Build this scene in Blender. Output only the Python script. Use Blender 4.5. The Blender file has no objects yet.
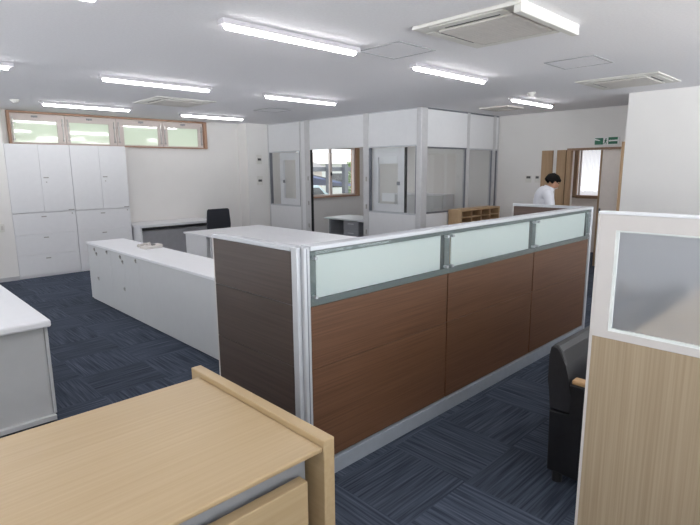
import bpy, bmesh, math, random
from mathutils import Vector, Matrix
random.seed(7)
S = bpy.context.scene
COL = S.collection

# ---------------------------------------------------------------- camera
cam_d = bpy.data.cameras.new('camera'); cam = bpy.data.objects.new('camera', cam_d); COL.objects.link(cam)
yaw, pit, rol = math.radians(45.8816), math.radians(10.2935), math.radians(-.45976)
fw = Vector((math.cos(yaw)*math.cos(pit), math.sin(yaw)*math.cos(pit), -math.sin(pit)))
r0 = Vector((math.sin(yaw), -math.cos(yaw), 0)); u0 = r0.cross(fw)
rt = r0*math.cos(rol) + u0*math.sin(rol); up = rt.cross(fw)
M = Matrix((rt, up, -fw)).transposed().to_4x4(); M.translation = (0, 0, 1.65)
cam.matrix_world = M
cam_d.sensor_width = 36; cam_d.lens = 512.99/700*36; cam_d.clip_start = .02
S.camera = cam

# ---------------------------------------------------------------- sky, exposure
TUBE = 38          # strength of the ceiling tubes
W = bpy.data.worlds.new('sky'); S.world = W; W.use_nodes = True
SKY, LOW_GLOW = 2.7, 10.5       # overcast sky; brighter glow below the horizon, added to lift the ceiling
nt = W.node_tree; bg = nt.nodes['Background']
tcw = nt.nodes.new('ShaderNodeTexCoord'); sp = nt.nodes.new('ShaderNodeSeparateXYZ'); nt.links.new(tcw.outputs['Generated'], sp.inputs[0])
mr = nt.nodes.new('ShaderNodeMapRange'); mr.inputs[1].default_value = -.06; mr.inputs[2].default_value = .02
mr.inputs[3].default_value = LOW_GLOW; mr.inputs[4].default_value = SKY
nt.links.new(sp.outputs['Z'], mr.inputs[0]); nt.links.new(mr.outputs[0], bg.inputs[1]); bg.inputs[0].default_value = (.94, .97, 1, 1)
S.view_settings.view_transform = 'Standard'; S.view_settings.look = 'None'
S.view_settings.gamma = 1; S.view_settings.use_curve_mapping = False
S.view_settings.exposure = -0.38
S.cycles.max_bounces = 10; S.cycles.diffuse_bounces = 6; S.cycles.transparent_max_bounces = 16
S.cycles.use_denoising = True
S.cycles.sample_clamp_indirect = 6

# ---------------------------------------------------------------- materials
def newmat(name):
    m = bpy.data.materials.new(name); m.use_nodes = True
    nt = m.node_tree; b = nt.nodes['Principled BSDF']
    return m, nt, b
def N(nt, t, **kw):
    n = nt.nodes.new(t)
    for k, v in kw.items(): setattr(n, k, v)
    return n
def plain(name, c, rough=.5, metal=0, var=.04, scale=14, bump=0, spec=.5):
    m, nt, b = newmat(name)
    tc = N(nt, 'ShaderNodeTexCoord'); no = N(nt, 'ShaderNodeTexNoise'); no.inputs['Scale'].default_value = scale
    no.inputs['Detail'].default_value = 3
    nt.links.new(tc.outputs['Object'], no.inputs['Vector'])
    rp = N(nt, 'ShaderNodeValToRGB')
    rp.color_ramp.elements[0].position = .3; rp.color_ramp.elements[1].position = .7
    rp.color_ramp.elements[0].color = (*[x*(1-var) for x in c], 1); rp.color_ramp.elements[1].color = (*[min(1, x*(1+var)) for x in c], 1)
    nt.links.new(no.outputs['Fac'], rp.inputs[0]); nt.links.new(rp.outputs[0], b.inputs['Base Color'])
    b.inputs['Roughness'].default_value = rough; b.inputs['Metallic'].default_value = metal
    b.inputs['Specular IOR Level'].default_value = spec
    if bump:
        bp = N(nt, 'ShaderNodeBump'); bp.inputs['Strength'].default_value = bump; bp.inputs['Distance'].default_value = .01
        n2 = N(nt, 'ShaderNodeTexNoise'); n2.inputs['Scale'].default_value = 160
        nt.links.new(tc.outputs['Object'], n2.inputs['Vector'])
        nt.links.new(n2.outputs['Fac'], bp.inputs['Height']); nt.links.new(bp.outputs[0], b.inputs['Normal'])
    return m
def wood(name, c1, c2, axis, rough=.42, fine=70, broad=6, mixc=.5):
    m, nt, b = newmat(name)
    tc = N(nt, 'ShaderNodeTexCoord')
    def layer(s, st, det):
        mp = N(nt, 'ShaderNodeMapping'); sc = [s, s, s]; sc[axis] = st; mp.inputs['Scale'].default_value = sc
        nt.links.new(tc.outputs['Object'], mp.inputs['Vector'])
        no = N(nt, 'ShaderNodeTexNoise'); no.inputs['Scale'].default_value = 1; no.inputs['Detail'].default_value = det
        nt.links.new(mp.outputs[0], no.inputs['Vector']); return no.outputs['Fac']
    a = layer(fine, 1.6, 4); d = layer(broad, .7, 2)
    mx = N(nt, 'ShaderNodeMix'); mx.inputs[0].default_value = mixc
    nt.links.new(a, mx.inputs[2]); nt.links.new(d, mx.inputs[3])
    rp = N(nt, 'ShaderNodeValToRGB'); rp.color_ramp.elements[0].position = .36; rp.color_ramp.elements[1].position = .64
    rp.color_ramp.elements[0].color = (*c1, 1); rp.color_ramp.elements[1].color = (*c2, 1)
    nt.links.new(mx.outputs[0], rp.inputs[0]); nt.links.new(rp.outputs[0], b.inputs['Base Color'])
    b.inputs['Roughness'].default_value = rough
    return m
def glassmat(name, tint=(.985, .99, .988), refl=1.0):
    m, nt, b = newmat(name); nt.nodes.remove(b); out = nt.nodes['Material Output']
    t = N(nt, 'ShaderNodeBsdfTransparent'); t.inputs[0].default_value = (*tint, 1)
    g = N(nt, 'ShaderNodeBsdfGlossy'); g.inputs['Roughness'].default_value = .02
    f = N(nt, 'ShaderNodeFresnel'); f.inputs[0].default_value = 1.45
    mu = N(nt, 'ShaderNodeMath', operation='MULTIPLY'); mu.inputs[1].default_value = refl
    ge = N(nt, 'ShaderNodeNewGeometry'); mr = N(nt, 'ShaderNodeMapRange'); mr.inputs[3].default_value = 1.45; mr.inputs[4].default_value = 1/1.45
    nt.links.new(ge.outputs['Backfacing'], mr.inputs[0]); nt.links.new(mr.outputs[0], f.inputs[0])
    mx = N(nt, 'ShaderNodeMixShader')
    nt.links.new(f.outputs[0], mu.inputs[0]); nt.links.new(mu.outputs[0], mx.inputs[0])
    nt.links.new(t.outputs[0], mx.inputs[1]); nt.links.new(g.outputs[0], mx.inputs[2]); nt.links.new(mx.outputs[0], out.inputs[0])
    return m
def frosted(name, col, trl=.5, rough=.35, gloss=.1, ior=1.04, dif=.35):
    m, nt, b = newmat(name); nt.nodes.remove(b); out = nt.nodes['Material Output']
    a = N(nt, 'ShaderNodeBsdfTranslucent'); a.inputs[0].default_value = (*col, 1)
    d = N(nt, 'ShaderNodeBsdfDiffuse'); d.inputs[0].default_value = (*col, 1)
    r = N(nt, 'ShaderNodeBsdfRefraction'); r.inputs['Roughness'].default_value = rough; r.inputs['IOR'].default_value = ior
    r.inputs[0].default_value = (*col, 1)
    g = N(nt, 'ShaderNodeBsdfGlossy'); g.inputs['Roughness'].default_value = .06
    m1 = N(nt, 'ShaderNodeMixShader'); m1.inputs[0].default_value = dif
    m2 = N(nt, 'ShaderNodeMixShader'); m2.inputs[0].default_value = 1-trl
    m3 = N(nt, 'ShaderNodeMixShader'); m3.inputs[0].default_value = gloss
    nt.links.new(a.outputs[0], m1.inputs[1]); nt.links.new(d.outputs[0], m1.inputs[2])
    nt.links.new(m1.outputs[0], m2.inputs[1]); nt.links.new(r.outputs[0], m2.inputs[2])
    nt.links.new(m2.outputs[0], m3.inputs[1]); nt.links.new(g.outputs[0], m3.inputs[2]); nt.links.new(m3.outputs[0], out.inputs[0])
    return m
def emit(name, c, s):
    m, nt, b = newmat(name)
    b.inputs['Base Color'].default_value = (.9, .9, .9, 1)
    b.inputs['Emission Color'].default_value = (*c, 1); b.inputs['Emission Strength'].default_value = s
    return m
def carpet(name):
    m, nt, b = newmat(name); L = nt.links.new
    tc = N(nt, 'ShaderNodeTexCoord'); v = tc.outputs['Object']
    def stripe(sx, sy, det):
        mp = N(nt, 'ShaderNodeMapping'); mp.inputs['Scale'].default_value = (sx, sy, 1); L(v, mp.inputs['Vector'])
        no = N(nt, 'ShaderNodeTexNoise'); no.inputs['Scale'].default_value = 1; no.inputs['Detail'].default_value = det
        L(mp.outputs[0], no.inputs['Vector']); return no.outputs['Fac']
    ck = N(nt, 'ShaderNodeTexChecker'); ck.inputs['Scale'].default_value = 2.0
    of = N(nt, 'ShaderNodeMapping'); of.inputs['Location'].default_value = (.13, .21, .25); L(v, of.inputs['Vector']); L(of.outputs[0], ck.inputs['Vector'])
    mx = N(nt, 'ShaderNodeMix'); L(ck.outputs['Fac'], mx.inputs[0]); L(stripe(2.5, 75, 4), mx.inputs[2]); L(stripe(75, 2.5, 4), mx.inputs[3])
    fl = N(nt, 'ShaderNodeVectorMath', operation='SCALE'); fl.inputs['Scale'].default_value = 2.0; L(of.outputs[0], fl.inputs[0])
    fo = N(nt, 'ShaderNodeVectorMath', operation='FLOOR'); L(fl.outputs[0], fo.inputs[0])
    wn = N(nt, 'ShaderNodeTexWhiteNoise'); wn.noise_dimensions = '2D'; L(fo.outputs[0], wn.inputs['Vector'])
    rp = N(nt, 'ShaderNodeValToRGB'); e = rp.color_ramp.elements
    e[0].position = .36; e[1].position = .72; e[0].color = (.030, .039, .058, 1); e[1].color = (.090, .108, .146, 1)
    L(mx.outputs[0], rp.inputs[0])
    mr = N(nt, 'ShaderNodeMapRange'); mr.inputs[3].default_value = .85; mr.inputs[4].default_value = 1.15; L(wn.outputs['Value'], mr.inputs[0])
    sc = N(nt, 'ShaderNodeVectorMath', operation='SCALE'); L(rp.outputs[0], sc.inputs[0]); L(mr.outputs[0], sc.inputs['Scale'])
    L(sc.outputs[0], b.inputs['Base Color']); b.inputs['Roughness'].default_value = .95; b.inputs['Specular IOR Level'].default_value = .15
    n2 = N(nt, 'ShaderNodeTexNoise'); n2.inputs['Scale'].default_value = 420; L(v, n2.inputs['Vector'])
    bp = N(nt, 'ShaderNodeBump'); bp.inputs['Strength'].default_value = .5; bp.inputs['Distance'].default_value = .004
    L(n2.outputs['Fac'], bp.inputs['Height']); L(bp.outputs[0], b.inputs['Normal'])
    return m
def leafmat(name, c1, c2):
    m = plain(name, c1, .7, var=.5, scale=9); return m

MT = dict(
    wall=plain('wall_paper', (.80, .785, .765), .9, var=.012, scale=3, bump=.05, spec=.2),
    ceil=plain('ceiling_board', (.86, .85, .87), .95, var=.025, scale=55, bump=.25, spec=.1),
    carpet=carpet('carpet_tiles'),
    base=plain('baseboard_vinyl', (.50, .50, .52), .6),
    white=plain('white_laminate', (.82, .83, .86), .38, var=.01),
    whitem=plain('white_painted_steel', (.76, .765, .78), .42, var=.012),
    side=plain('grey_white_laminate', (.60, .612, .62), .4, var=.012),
    seam=plain('dark_joint', (.30, .30, .31), .7),
    knob=plain('grey_knob', (.40, .39, .37), .35, .6),
    alum=plain('aluminium', (.56, .58, .61), .45, .35, var=.02),
    postm=plain('grey_white_post', (.60, .60, .61), .4, .1),
    alumr=plain('dull_aluminium', (.36, .39, .43), .5, .3),
    leather=plain('lit_black_leather', (.020, .020, .023), .36, var=.1, scale=40),  # black leather, colour raised to suggest the lit sheen on the backrest
    alumd=plain('dark_aluminium', (.22, .23, .26), .4, .6),
    mull=plain('grey_green_rail', (.15, .168, .172), .45, .2),
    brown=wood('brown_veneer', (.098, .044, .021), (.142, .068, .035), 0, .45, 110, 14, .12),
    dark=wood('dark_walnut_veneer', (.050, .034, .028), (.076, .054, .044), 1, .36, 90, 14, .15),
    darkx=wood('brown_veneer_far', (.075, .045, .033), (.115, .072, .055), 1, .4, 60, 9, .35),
    desk=wood('light_oak_top', (.45, .325, .180), (.515, .385, .225), 0, .38, 70, 4, .45),
    deskz=wood('light_oak_upright', (.44, .315, .175), (.505, .375, .22), 2, .4, 55, 5, .45),
    desky=wood('light_oak_edge', (.46, .33, .18), (.53, .395, .23), 1, .4, 55, 5, .45),
    ash=wood('pale_ash_upright', (.355, .27, .175), (.43, .34, .23), 2, .5, 150, 14, .15),
    pine=wood('pine_shelf', (.42, .27, .14), (.56, .39, .23), 0, .5, 60, 6, .4),
    pinez=wood('pine_trim', (.34, .215, .115), (.45, .30, .175), 2, .5, 60, 6, .4),
    brownz=wood('brown_door_trim', (.23, .14, .085), (.33, .21, .13), 2, .5, 60, 6, .4),
    winwood=plain('window_surround', (.42, .25, .17), .55, var=.06),
    winalu=plain('window_sash_beige', (.60, .53, .50), .45, var=.02),
    cream=plain('cream_frame', (.64, .61, .59), .5, var=.01),
    creamd=plain('cream_door', (.88, .81, .75), .6, var=.02),
    ac=plain('off_white_plastic', (.72, .705, .665), .5, var=.01),
    acg=plain('grille_plastic', (.60, .57, .54), .6, var=.03),
    slot=plain('dark_slot', (.10, .10, .10), .8),
    frame=plain('ceiling_hatch_frame', (.36, .36, .37), .6),
    black=plain('black_leather', (.012, .012, .014), .38, var=.2, scale=40),
    mesh=plain('navy_black_mesh', (.022, .025, .035), .7, var=.3, scale=200),
    blackp=plain('black_plastic', (.018, .018, .02), .5),
    arm=wood('arm_wood', (.42, .25, .11), (.55, .35, .18), 1, .4),
    gtop=plain('grey_desk_top', (.58, .62, .64), .4),
    gdark=plain('grey_desk_steel', (.30, .31, .33), .45),
    gmod=plain('grey_modesty_panel', (.42, .42, .44), .6),
    skin=plain('skin', (.42, .22, .14), .55, var=.05),
    hair=plain('black_hair', (.008, .007, .007), .8, var=.4, scale=80, spec=.15),
    shirt=plain('white_shirt', (.74, .75, .80), .85, var=.04, scale=20),
    trouser=plain('charcoal_trousers', (.03, .03, .035), .85),
    shoe=plain('black_shoe', (.012, .011, .01), .35),
    leafp=plain('tree_leaves', (.22, .33, .14), .9, var=.3),
    green=plain('exit_green', (.012, .14, .075), .5),
    signw=plain('sign_white', (.82, .86, .84), .5),
    paper=plain('paper', (.86, .88, .90), .8, var=.01),
    glass=glassmat('clear_glass'),
    glassg=glassmat('green_edged_glass', (.95, .975, .97), .35),
    fwin=frosted('frosted_window', (.86, .92, .82), .9, .5, .12),
    fpan=frosted('frosted_screen', (.97, 1.0, .995), .62, .5, .04, 1.04, .62),
    fbig=frosted('frosted_pane', (.82, .84, .87), .2, .42, .06, 1.05),
    fdoor=frosted('curtained_pane', (.95, .95, .97), .85, .5, .05),
    tube=emit('lamp_diffuser', (1, .975, .985), TUBE),
    lampb=plain('lamp_body', (.55, .53, .56), .5),
    ground=plain('gravel', (.40, .38, .35), .9, var=.2),
    hedge=leafmat('hedge_leaves', (.10, .22, .06), 0),
    roofb=plain('blue_grey_roof', (.22, .26, .42), .6),
    roofg=plain('grey_tiles', (.32, .31, .31), .7),
    housew=plain('house_plaster', (.72, .68, .62), .8),
    steel=plain('carport_steel', (.16, .17, .19), .5),
    carb=plain('car_paint_pale', (.45, .58, .62), .3),
    card=plain('car_paint_dark', (.06, .06, .07), .3),
    tyre=plain('tyre', (.02, .02, .02), .8),
    wing=plain('car_window', (.03, .035, .04), .1),
    trunk=plain('bark', (.12, .08, .05), .9),
)

# ---------------------------------------------------------------- mesh helpers
def box(bm, x0, x1, y0, y1, z0, z1, bev=0, seg=2):
    vs = [bm.verts.new((x, y, z)) for x in (x0, x1) for y in (y0, y1) for z in (z0, z1)]
    fs = [(0, 1, 3, 2), (4, 6, 7, 5), (0, 4, 5, 1), (2, 3, 7, 6), (0, 2, 6, 4), (1, 5, 7, 3)]
    faces = [bm.faces.new([vs[i] for i in f]) for f in fs]
    if bev:
        es = list({e for f in faces for e in f.edges})
        bmesh.ops.bevel(bm, geom=es, offset=bev, segments=seg, affect='EDGES', profile=.5)
    return bm
def prism(bm, poly, axis, a0, a1, bev=0):
    def mk(p, a):
        if axis == 0: return (a, p[0], p[1])
        if axis == 1: return (p[0], a, p[1])
        return (p[0], p[1], a)
    A = [bm.verts.new(mk(p, a0)) for p in poly]; B = [bm.verts.new(mk(p, a1)) for p in poly]
    n = len(poly); fs = [bm.faces.new(A), bm.faces.new(B)]
    for i in range(n): fs.append(bm.faces.new((A[i], A[(i+1) % n], B[(i+1) % n], B[i])))
    if bev:
        es = list({e for f in fs[:2] for e in f.edges})
        bmesh.ops.bevel(bm, geom=es, offset=bev, segments=2, affect='EDGES', profile=.5)
    return bm
def cyl(bm, p0, p1, r, seg=14, r2=None):
    p0, p1 = Vector(p0), Vector(p1); d = p1-p0
    m = Matrix.Translation((p0+p1)/2) @ d.to_track_quat('Z', 'Y').to_matrix().to_4x4()
    bmesh.ops.create_cone(bm, cap_ends=True, segments=seg, radius1=r, radius2=r if r2 is None else r2, depth=d.length, matrix=m)
    return bm
def tube(bm, pts, r, seg=8):
    for a, b in zip(pts, pts[1:]): cyl(bm, a, b, r, seg)
    return bm
def ball(bm, c, r, sx=1, sy=1, sz=1, seg=14):
    bmesh.ops.create_uvsphere(bm, u_segments=seg, v_segments=max(6, seg*2//3), radius=r, matrix=Matrix.Translation(c) @ Matrix.Diagonal((sx, sy, sz, 1)))
    return bm
def BM(*boxes, bev=0):
    bm = bmesh.new()
    for b in boxes: box(bm, *b, bev=bev)
    return bm
ORG = {}
def finish(o, label=None, cat=None, group=None, kind=None):
    if label: o['label'] = label
    if cat: o['category'] = cat
    if group: o['group'] = group
    if kind: o['kind'] = kind
    return o
def root(name, label, cat, loc, group=None, kind=None):
    o = bpy.data.objects.new(name, None); COL.objects.link(o); o.location = loc; o.empty_display_size = .1
    ORG[o] = Vector(loc)
    return finish(o, label, cat, group, kind)
def part(name, bm, mat, parent=None, smooth=False, label=None, local=False):
    """one mesh object; geometry given in room coordinates unless local"""
    bmesh.ops.recalc_face_normals(bm, faces=bm.faces[:])
    if parent is not None: org = ORG[parent]
    else:
        xs = [v.co for v in bm.verts]
        org = Vector(((min(v.x for v in xs)+max(v.x for v in xs))/2, (min(v.y for v in xs)+max(v.y for v in xs))/2, min(v.z for v in xs)))
    if not local:
        for v in bm.verts: v.co -= org
    me = bpy.data.meshes.new(name); bm.to_mesh(me); bm.free()
    me.materials.append(MT[mat])
    if smooth:
        for p in me.polygons: p.use_smooth = True
    o = bpy.data.objects.new(name, me); COL.objects.link(o); ORG[o] = org
    if parent is not None: o.parent = parent
    else: o.location = org
    if label: o['label'] = label
    return o
def struct(name, bm, mat, parent=None):
    o = part(name, bm, mat, parent)
    if parent is None: o['kind'] = 'structure'
    return o
def dup(src, loc, label=None, group=None, rotz=None, swap=None):
    """copy of a thing with copies of its parts and sub-parts"""
    c = src.copy(); COL.objects.link(c); c.location = loc; ORG[c] = Vector(loc)
    if label: c['label'] = label
    if group: c['group'] = group
    if rotz is not None: c.rotation_euler = (0, 0, rotz)
    def rec(o, p):
        for ch in list(o.children):
            d = ch.copy(); COL.objects.link(d); d.parent = p; rec(ch, d)
    kids = list(src.children)
    for ch in kids:
        d = ch.copy(); COL.objects.link(d); d.parent = c; rec(ch, d)
    return c

# ================================================================ THE SETTING
H = 2.6
struct('floor', BM((-3, 10.6, -2.6, 9.75, -.12, 0)), 'carpet')
struct('ceiling', BM((-3, 10.6, -2.6, 9.75, H, H+.12)), 'ceil')
# back wall with the strip window opening and the glazed room's window opening
WX0, WX1, WZ0, WZ1 = 1.91, 5.29, 2.072, 2.59
VX0, VX1, VZ0, VZ1 = 7.55, 9.645, 1.0, 2.19
YB = 9.6
struct('wall_back', BM((-3, WX0, YB, 9.75, 0, H), (WX0, WX1, YB, 9.75, 0, WZ0), (WX0, WX1, YB, 9.75, WZ1, H), (WX1, VX0, YB, 9.75, 0, H),
    (VX0, VX1, YB, 9.75, 0, VZ0), (VX0, VX1, YB, 9.75, VZ1, H), (VX1, 10.6, YB, 9.75, 0, H)), 'wall')
struct('wall_column_left', BM((-3, 1.75, 9.17, 9.6, 0, H)), 'wall')
struct('wall_column_right', BM((6.05, 6.57, 9.27, 9.6, 0, H)), 'wall')
struct('wall_left', BM((-3.15, -3, -2.55, 2.48, 0, H), (-3.15, -3, 8.9, 9.75, 0, H), (-3.15, -3, 2.48, 8.9, 0, .8), (-3.15, -3, 2.48, 8.9, 2.3, H)), 'wall')
for i in range(3):  # unseen windows added here to bring daylight onto the ceiling
    a = 2.48+2.14*i; b_ = a+2.13
    o = struct('window_%d' % (i+12), BM((-3.1, -3.04, a, b_, .8, .84), (-3.1, -3.04, a, b_, 2.26, 2.3), (-3.1, -3.04, a, a+.04, .84, 2.26), (-3.1, -3.04, b_-.04, b_, .84, 2.26), (-3.1, -3.04, a+1.03, a+1.1, .84, 2.26)), 'winalu')
    part('pane', BM((-3.075, -3.069, a+.04, a+1.03, .84, 2.26)), 'glass', o); part('pane', BM((-3.075, -3.069, a+1.1, b_-.04, .84, 2.26)), 'glass', o)
FY = -2.4
struct('wall_front', BM((-3, -2.8, FY-.15, FY, 0, H), (7.3, 7.49, FY-.15, FY, 0, H), (-2.8, 7.3, FY-.15, FY, 0, .25), (-2.8, 7.3, FY-.15, FY, 2.45, H)), 'wall')
for i in range(5):  # glazing behind the camera, added as extra daylight for the room
    a = -2.8+2.02*i; b_ = a+2.0
    o = struct('window_%d' % (i+7), BM((a, b_, FY-.1, FY-.04, .25, .29), (a, b_, FY-.1, FY-.04, 2.41, 2.45), (a, a+.04, FY-.1, FY-.04, .29, 2.41), (b_-.04, b_, FY-.1, FY-.04, .29, 2.41), (a+.97, a+1.03, FY-.1, FY-.04, .29, 2.41)), 'winalu')
    part('pane', BM((a+.04, a+.97, FY-.075, FY-.069, .29, 2.41)), 'glass', o); part('pane', BM((a+1.03, b_-.04, FY-.075, FY-.069, .29, 2.41)), 'glass', o)
DY0, DY1, DZ = 2.90, 3.76, 1.945
struct('wall_right', BM((8.9, 9.05, 2.43, DY0, 0, H), (8.9, 9.05, DY0, DY1, DZ, H), (8.9, 9.05, DY1, 5.2, 0, H)), 'wall')
struct('wall_block', BM((7.49, 7.64, -2.55, 2.46, 0, H), (7.64, 9.05, 2.28, 2.43, 0, H)), 'wall')
struct('wall_room_right', BM((10.0, 10.15, 5.2, 9.6, 0, H), (9.05, 10.55, 5.05, 5.2, 0, H)), 'wall')
CX = 10.4; CW = (3.66, 4.27, 1.10, 2.05)
struct('wall_corridor', BM((CX, CX+.15, .9, CW[0], 0, H), (CX, CX+.15, CW[1], 5.05, 0, H), (CX, CX+.15, CW[0], CW[1], 0, CW[2]), (CX, CX+.15, CW[0], CW[1], CW[3], H),
    (9.05, CX, .75, .9, 0, H)), 'creamd')
struct('baseboard_left', BM((-3, 1.75, 9.158, 9.17, 0, .06)), 'base')
struct('baseboard_back', BM((3.53, 6.05, 9.588, 9.6, 0, .06)), 'base')
struct('baseboard_right', BM((8.888, 8.9, DY1, 5.15, 0, .06)), 'base')
struct('trim_1', BM((7.49, 7.56, 2.462, 2.50, 0, 1.985)), 'pinez')
# door frame of the opening in the right wall, and the half-closed sliding leaf
struct('trim_2', BM((8.87, 8.95, DY0-.03, DY1+.06, DZ-.012, DZ+.025), (8.87, 8.95, DY0-.03, DY0+.012, 0, DZ-.0125)), 'brownz')
struct('trim_7', BM((8.865, 8.945, DY1-.012, DY1+.06, 0, DZ-.0125)), 'pinez')
d1 = struct('door_1', BM((8.925, 8.955, 2.915, 3.255, .005, 1.93)), 'creamd')
part('door_edge', BM((8.92, 8.96, 3.257, 3.285, .005, 1.93)), 'pinez', d1)
hb = BM((8.905, 8.924, 3.222, 3.25, .90, .98), bev=.004); part('door_handle', hb, 'alumd', d1)

# strip of four frosted awning windows over the cabinets
tr = BM((WX0, WX1, 9.52, 9.72, WZ1-.025, WZ1), (WX0, WX1, 9.52, 9.72, WZ0, WZ0+.02), (WX0, WX0+.035, 9.52, 9.72, WZ0+.02, WZ1-.025), (WX1-.05, WX1, 9.52, 9.72, WZ0+.02, WZ1-.025))
struct('trim_3', tr, 'winwood')
sx = [WX0+.04, 2.735, 3.56, 4.405, WX1-.055]
pn = [(1.975, 2.615), (2.80, 3.435), (3.685, 4.315), (4.505, 5.125)]
for i in range(4):
    a, b = sx[i]+.004, sx[i+1]-.004; p0, p1 = pn[i]
    z0, z1 = WZ0+.024, WZ1-.03; q0, q1 = 2.115, 2.455
    o = struct('window_%d' % (i+1), BM((a, p0, 9.585, 9.63, z0, z1), (p1, b, 9.585, 9.63, z0, z1), (p0, p1, 9.585, 9.63, z0, q0), (p0, p1, 9.585, 9.63, q1, z1)), 'winalu')
    part('pane', BM((p0-.002, p1+.002, 9.604, 9.61, q0-.002, q1+.002)), 'fwin', o)
    m = (p0+p1)/2
    hb = BM((m-.045, m+.045, 9.565, 9.584, 2.505, 2.535), (m-.02, m+.0, 9.55, 9.566, 2.50, 2.528), bev=.003); part('window_latch', hb, 'seam', o)
    for xx in (a+.035, b-.035):
        st = BM((xx-.008, xx+.008, 9.57, 9.585, 2.15, 2.50)); box(st, xx-.014, xx+.014, 9.562, 9.585, 2.38, 2.42); box(st, xx-.014, xx+.014, 9.562, 9.585, 2.14, 2.17)
        part('window_stay', st, 'knob', o)

# two-pane sliding window in the glazed room
o = struct('window_5', BM((VX0, VX1-.13, 9.60, 9.68, VZ0, VZ0+.04), (VX0, VX1-.13, 9.60, 9.68, VZ1-.04, VZ1), (VX0, VX0+.04, 9.60, 9.68, VZ0+.04, VZ1-.04), (VX1-.17, VX1-.13, 9.60, 9.68, VZ0+.04, VZ1-.04), (8.66, 8.72, 9.61, 9.67, VZ0+.04, VZ1-.04)), 'winalu')
part('pane', BM((VX0+.04, 8.66, 9.635, 9.641, VZ0+.04, VZ1-.04)), 'glass', o)
part('pane', BM((8.72, VX1-.17, 9.645, 9.651, VZ0+.04, VZ1-.04)), 'glass', o)
part('window_latch', BM((8.67, 8.71, 9.59, 9.61, 1.50, 1.58), bev=.004), 'blackp', o)
struct('trim_4', BM((VX1-.07, VX1+.01, 9.565, 9.75, VZ0, VZ1)), 'pinez')
struct('trim_6', BM((VX1-.13, VX1-.0705, 9.575, 9.75, VZ0, VZ1)), 'winwood')
struct('trim_5', BM((VX0, VX1, 9.55, 9.60, VZ0-.035, VZ0)), 'winwood')
# corridor window
o = struct('window_6', BM((CX-.03, CX+.06, CW[0]-.02, CW[0]+.025, CW[2]-.04, CW[3]+.04), (CX-.03, CX+.06, CW[1]-.03, CW[1]+.05, CW[2]-.04, CW[3]+.04),
    (CX-.03, CX+.06, CW[0]+.025, CW[1]-.03, CW[2]-.05, CW[2]+.01), (CX-.03, CX+.06, CW[0]+.025, CW[1]-.03, CW[3]-.01, CW[3]+.04)), 'brownz')
pb = bmesh.new(); n = 22; ya, yb = CW[0]+.025, CW[1]-.03
for i in range(n):     # pleated bright pane
    t0, t1 = ya+(yb-ya)*i/n, ya+(yb-ya)*(i+.86)/n
    box(pb, CX+.03, CX+.034, t0, t1, CW[2]+.01, CW[3]-.01)
part('pane', pb, 'fdoor', o)
part('window_stile', BM((CX+.0, CX+.026, CW[1]-.09, CW[1]-.06, CW[2]+.01, CW[3]-.01)), 'winalu', o)

# ================================================================ CEILING THINGS
def lamp(cx, cy, label, group='tube lamps on the ceiling'):
    t = root('ceiling_lamp', label, 'ceiling light', (cx, cy, H), group)
    b = bmesh.new(); prism(b, [(cy-.037, H-.001), (cy-.037, 2.566), (cy+.037, 2.566), (cy+.037, H-.001)], 0, cx-.618, cx+.618, bev=.004); part('lamp_body', b, 'lampb', t)
    d = bmesh.new(); prof = [(.025*math.cos(k*math.pi/9), 2.5655-.027*math.sin(k*math.pi/9)) for k in range(10)]
    prism(d, [(cy+y, z) for y, z in prof], 0, cx-.582, cx+.582, bev=.008); part('diffuser', d, 'tube', t)
    return t
L0 = lamp(2.455, 3.062, 'long tube lamp across the ceiling front, above dark end panel')
for x, y, lb in [
    (4.463, 3.125, 'tube lamp on ceiling just behind the large open air conditioner'),
    (2.568, 5.582, 'tube lamp on ceiling in middle row, above the low white cabinets'),
    (4.518, 5.550, 'tube lamp on ceiling above island desks, before the glazed room'),
    (2.659, 8.149, 'tube lamp on ceiling just before the left strip windows, above tall cabinets'),
    (4.754, 8.30, 'tube lamp on ceiling near the far right corner of the strip windows'),
    (7.235, 3.657, 'short-looking tube lamp on ceiling farthest right, beyond the glazed room corner'),
    (.50, 3.062, 'tube lamp cut off by the top edge of the picture'),
    (.585, 5.53, 'tube lamp cut off by the left edge of the picture'),
    ]:
    dup(L0, (x, y, H), lb)
for x, y in [(-1.5, 3.06), (-1.4, 5.53), (.6, 8.15), (-1.4, 8.15), (.5, .55), (-1.5, .55), (2.45, .2), (4.5, .35), (6.4, .55), (8.1, 8.5), (8.1, 6.3), (9.7, 2.6)]:  # glazed-room pair and corridor lamp are unseen, added to brighten those rooms
    dup(L0, (x, y, H), 'tube lamp on the ceiling outside the view')

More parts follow.
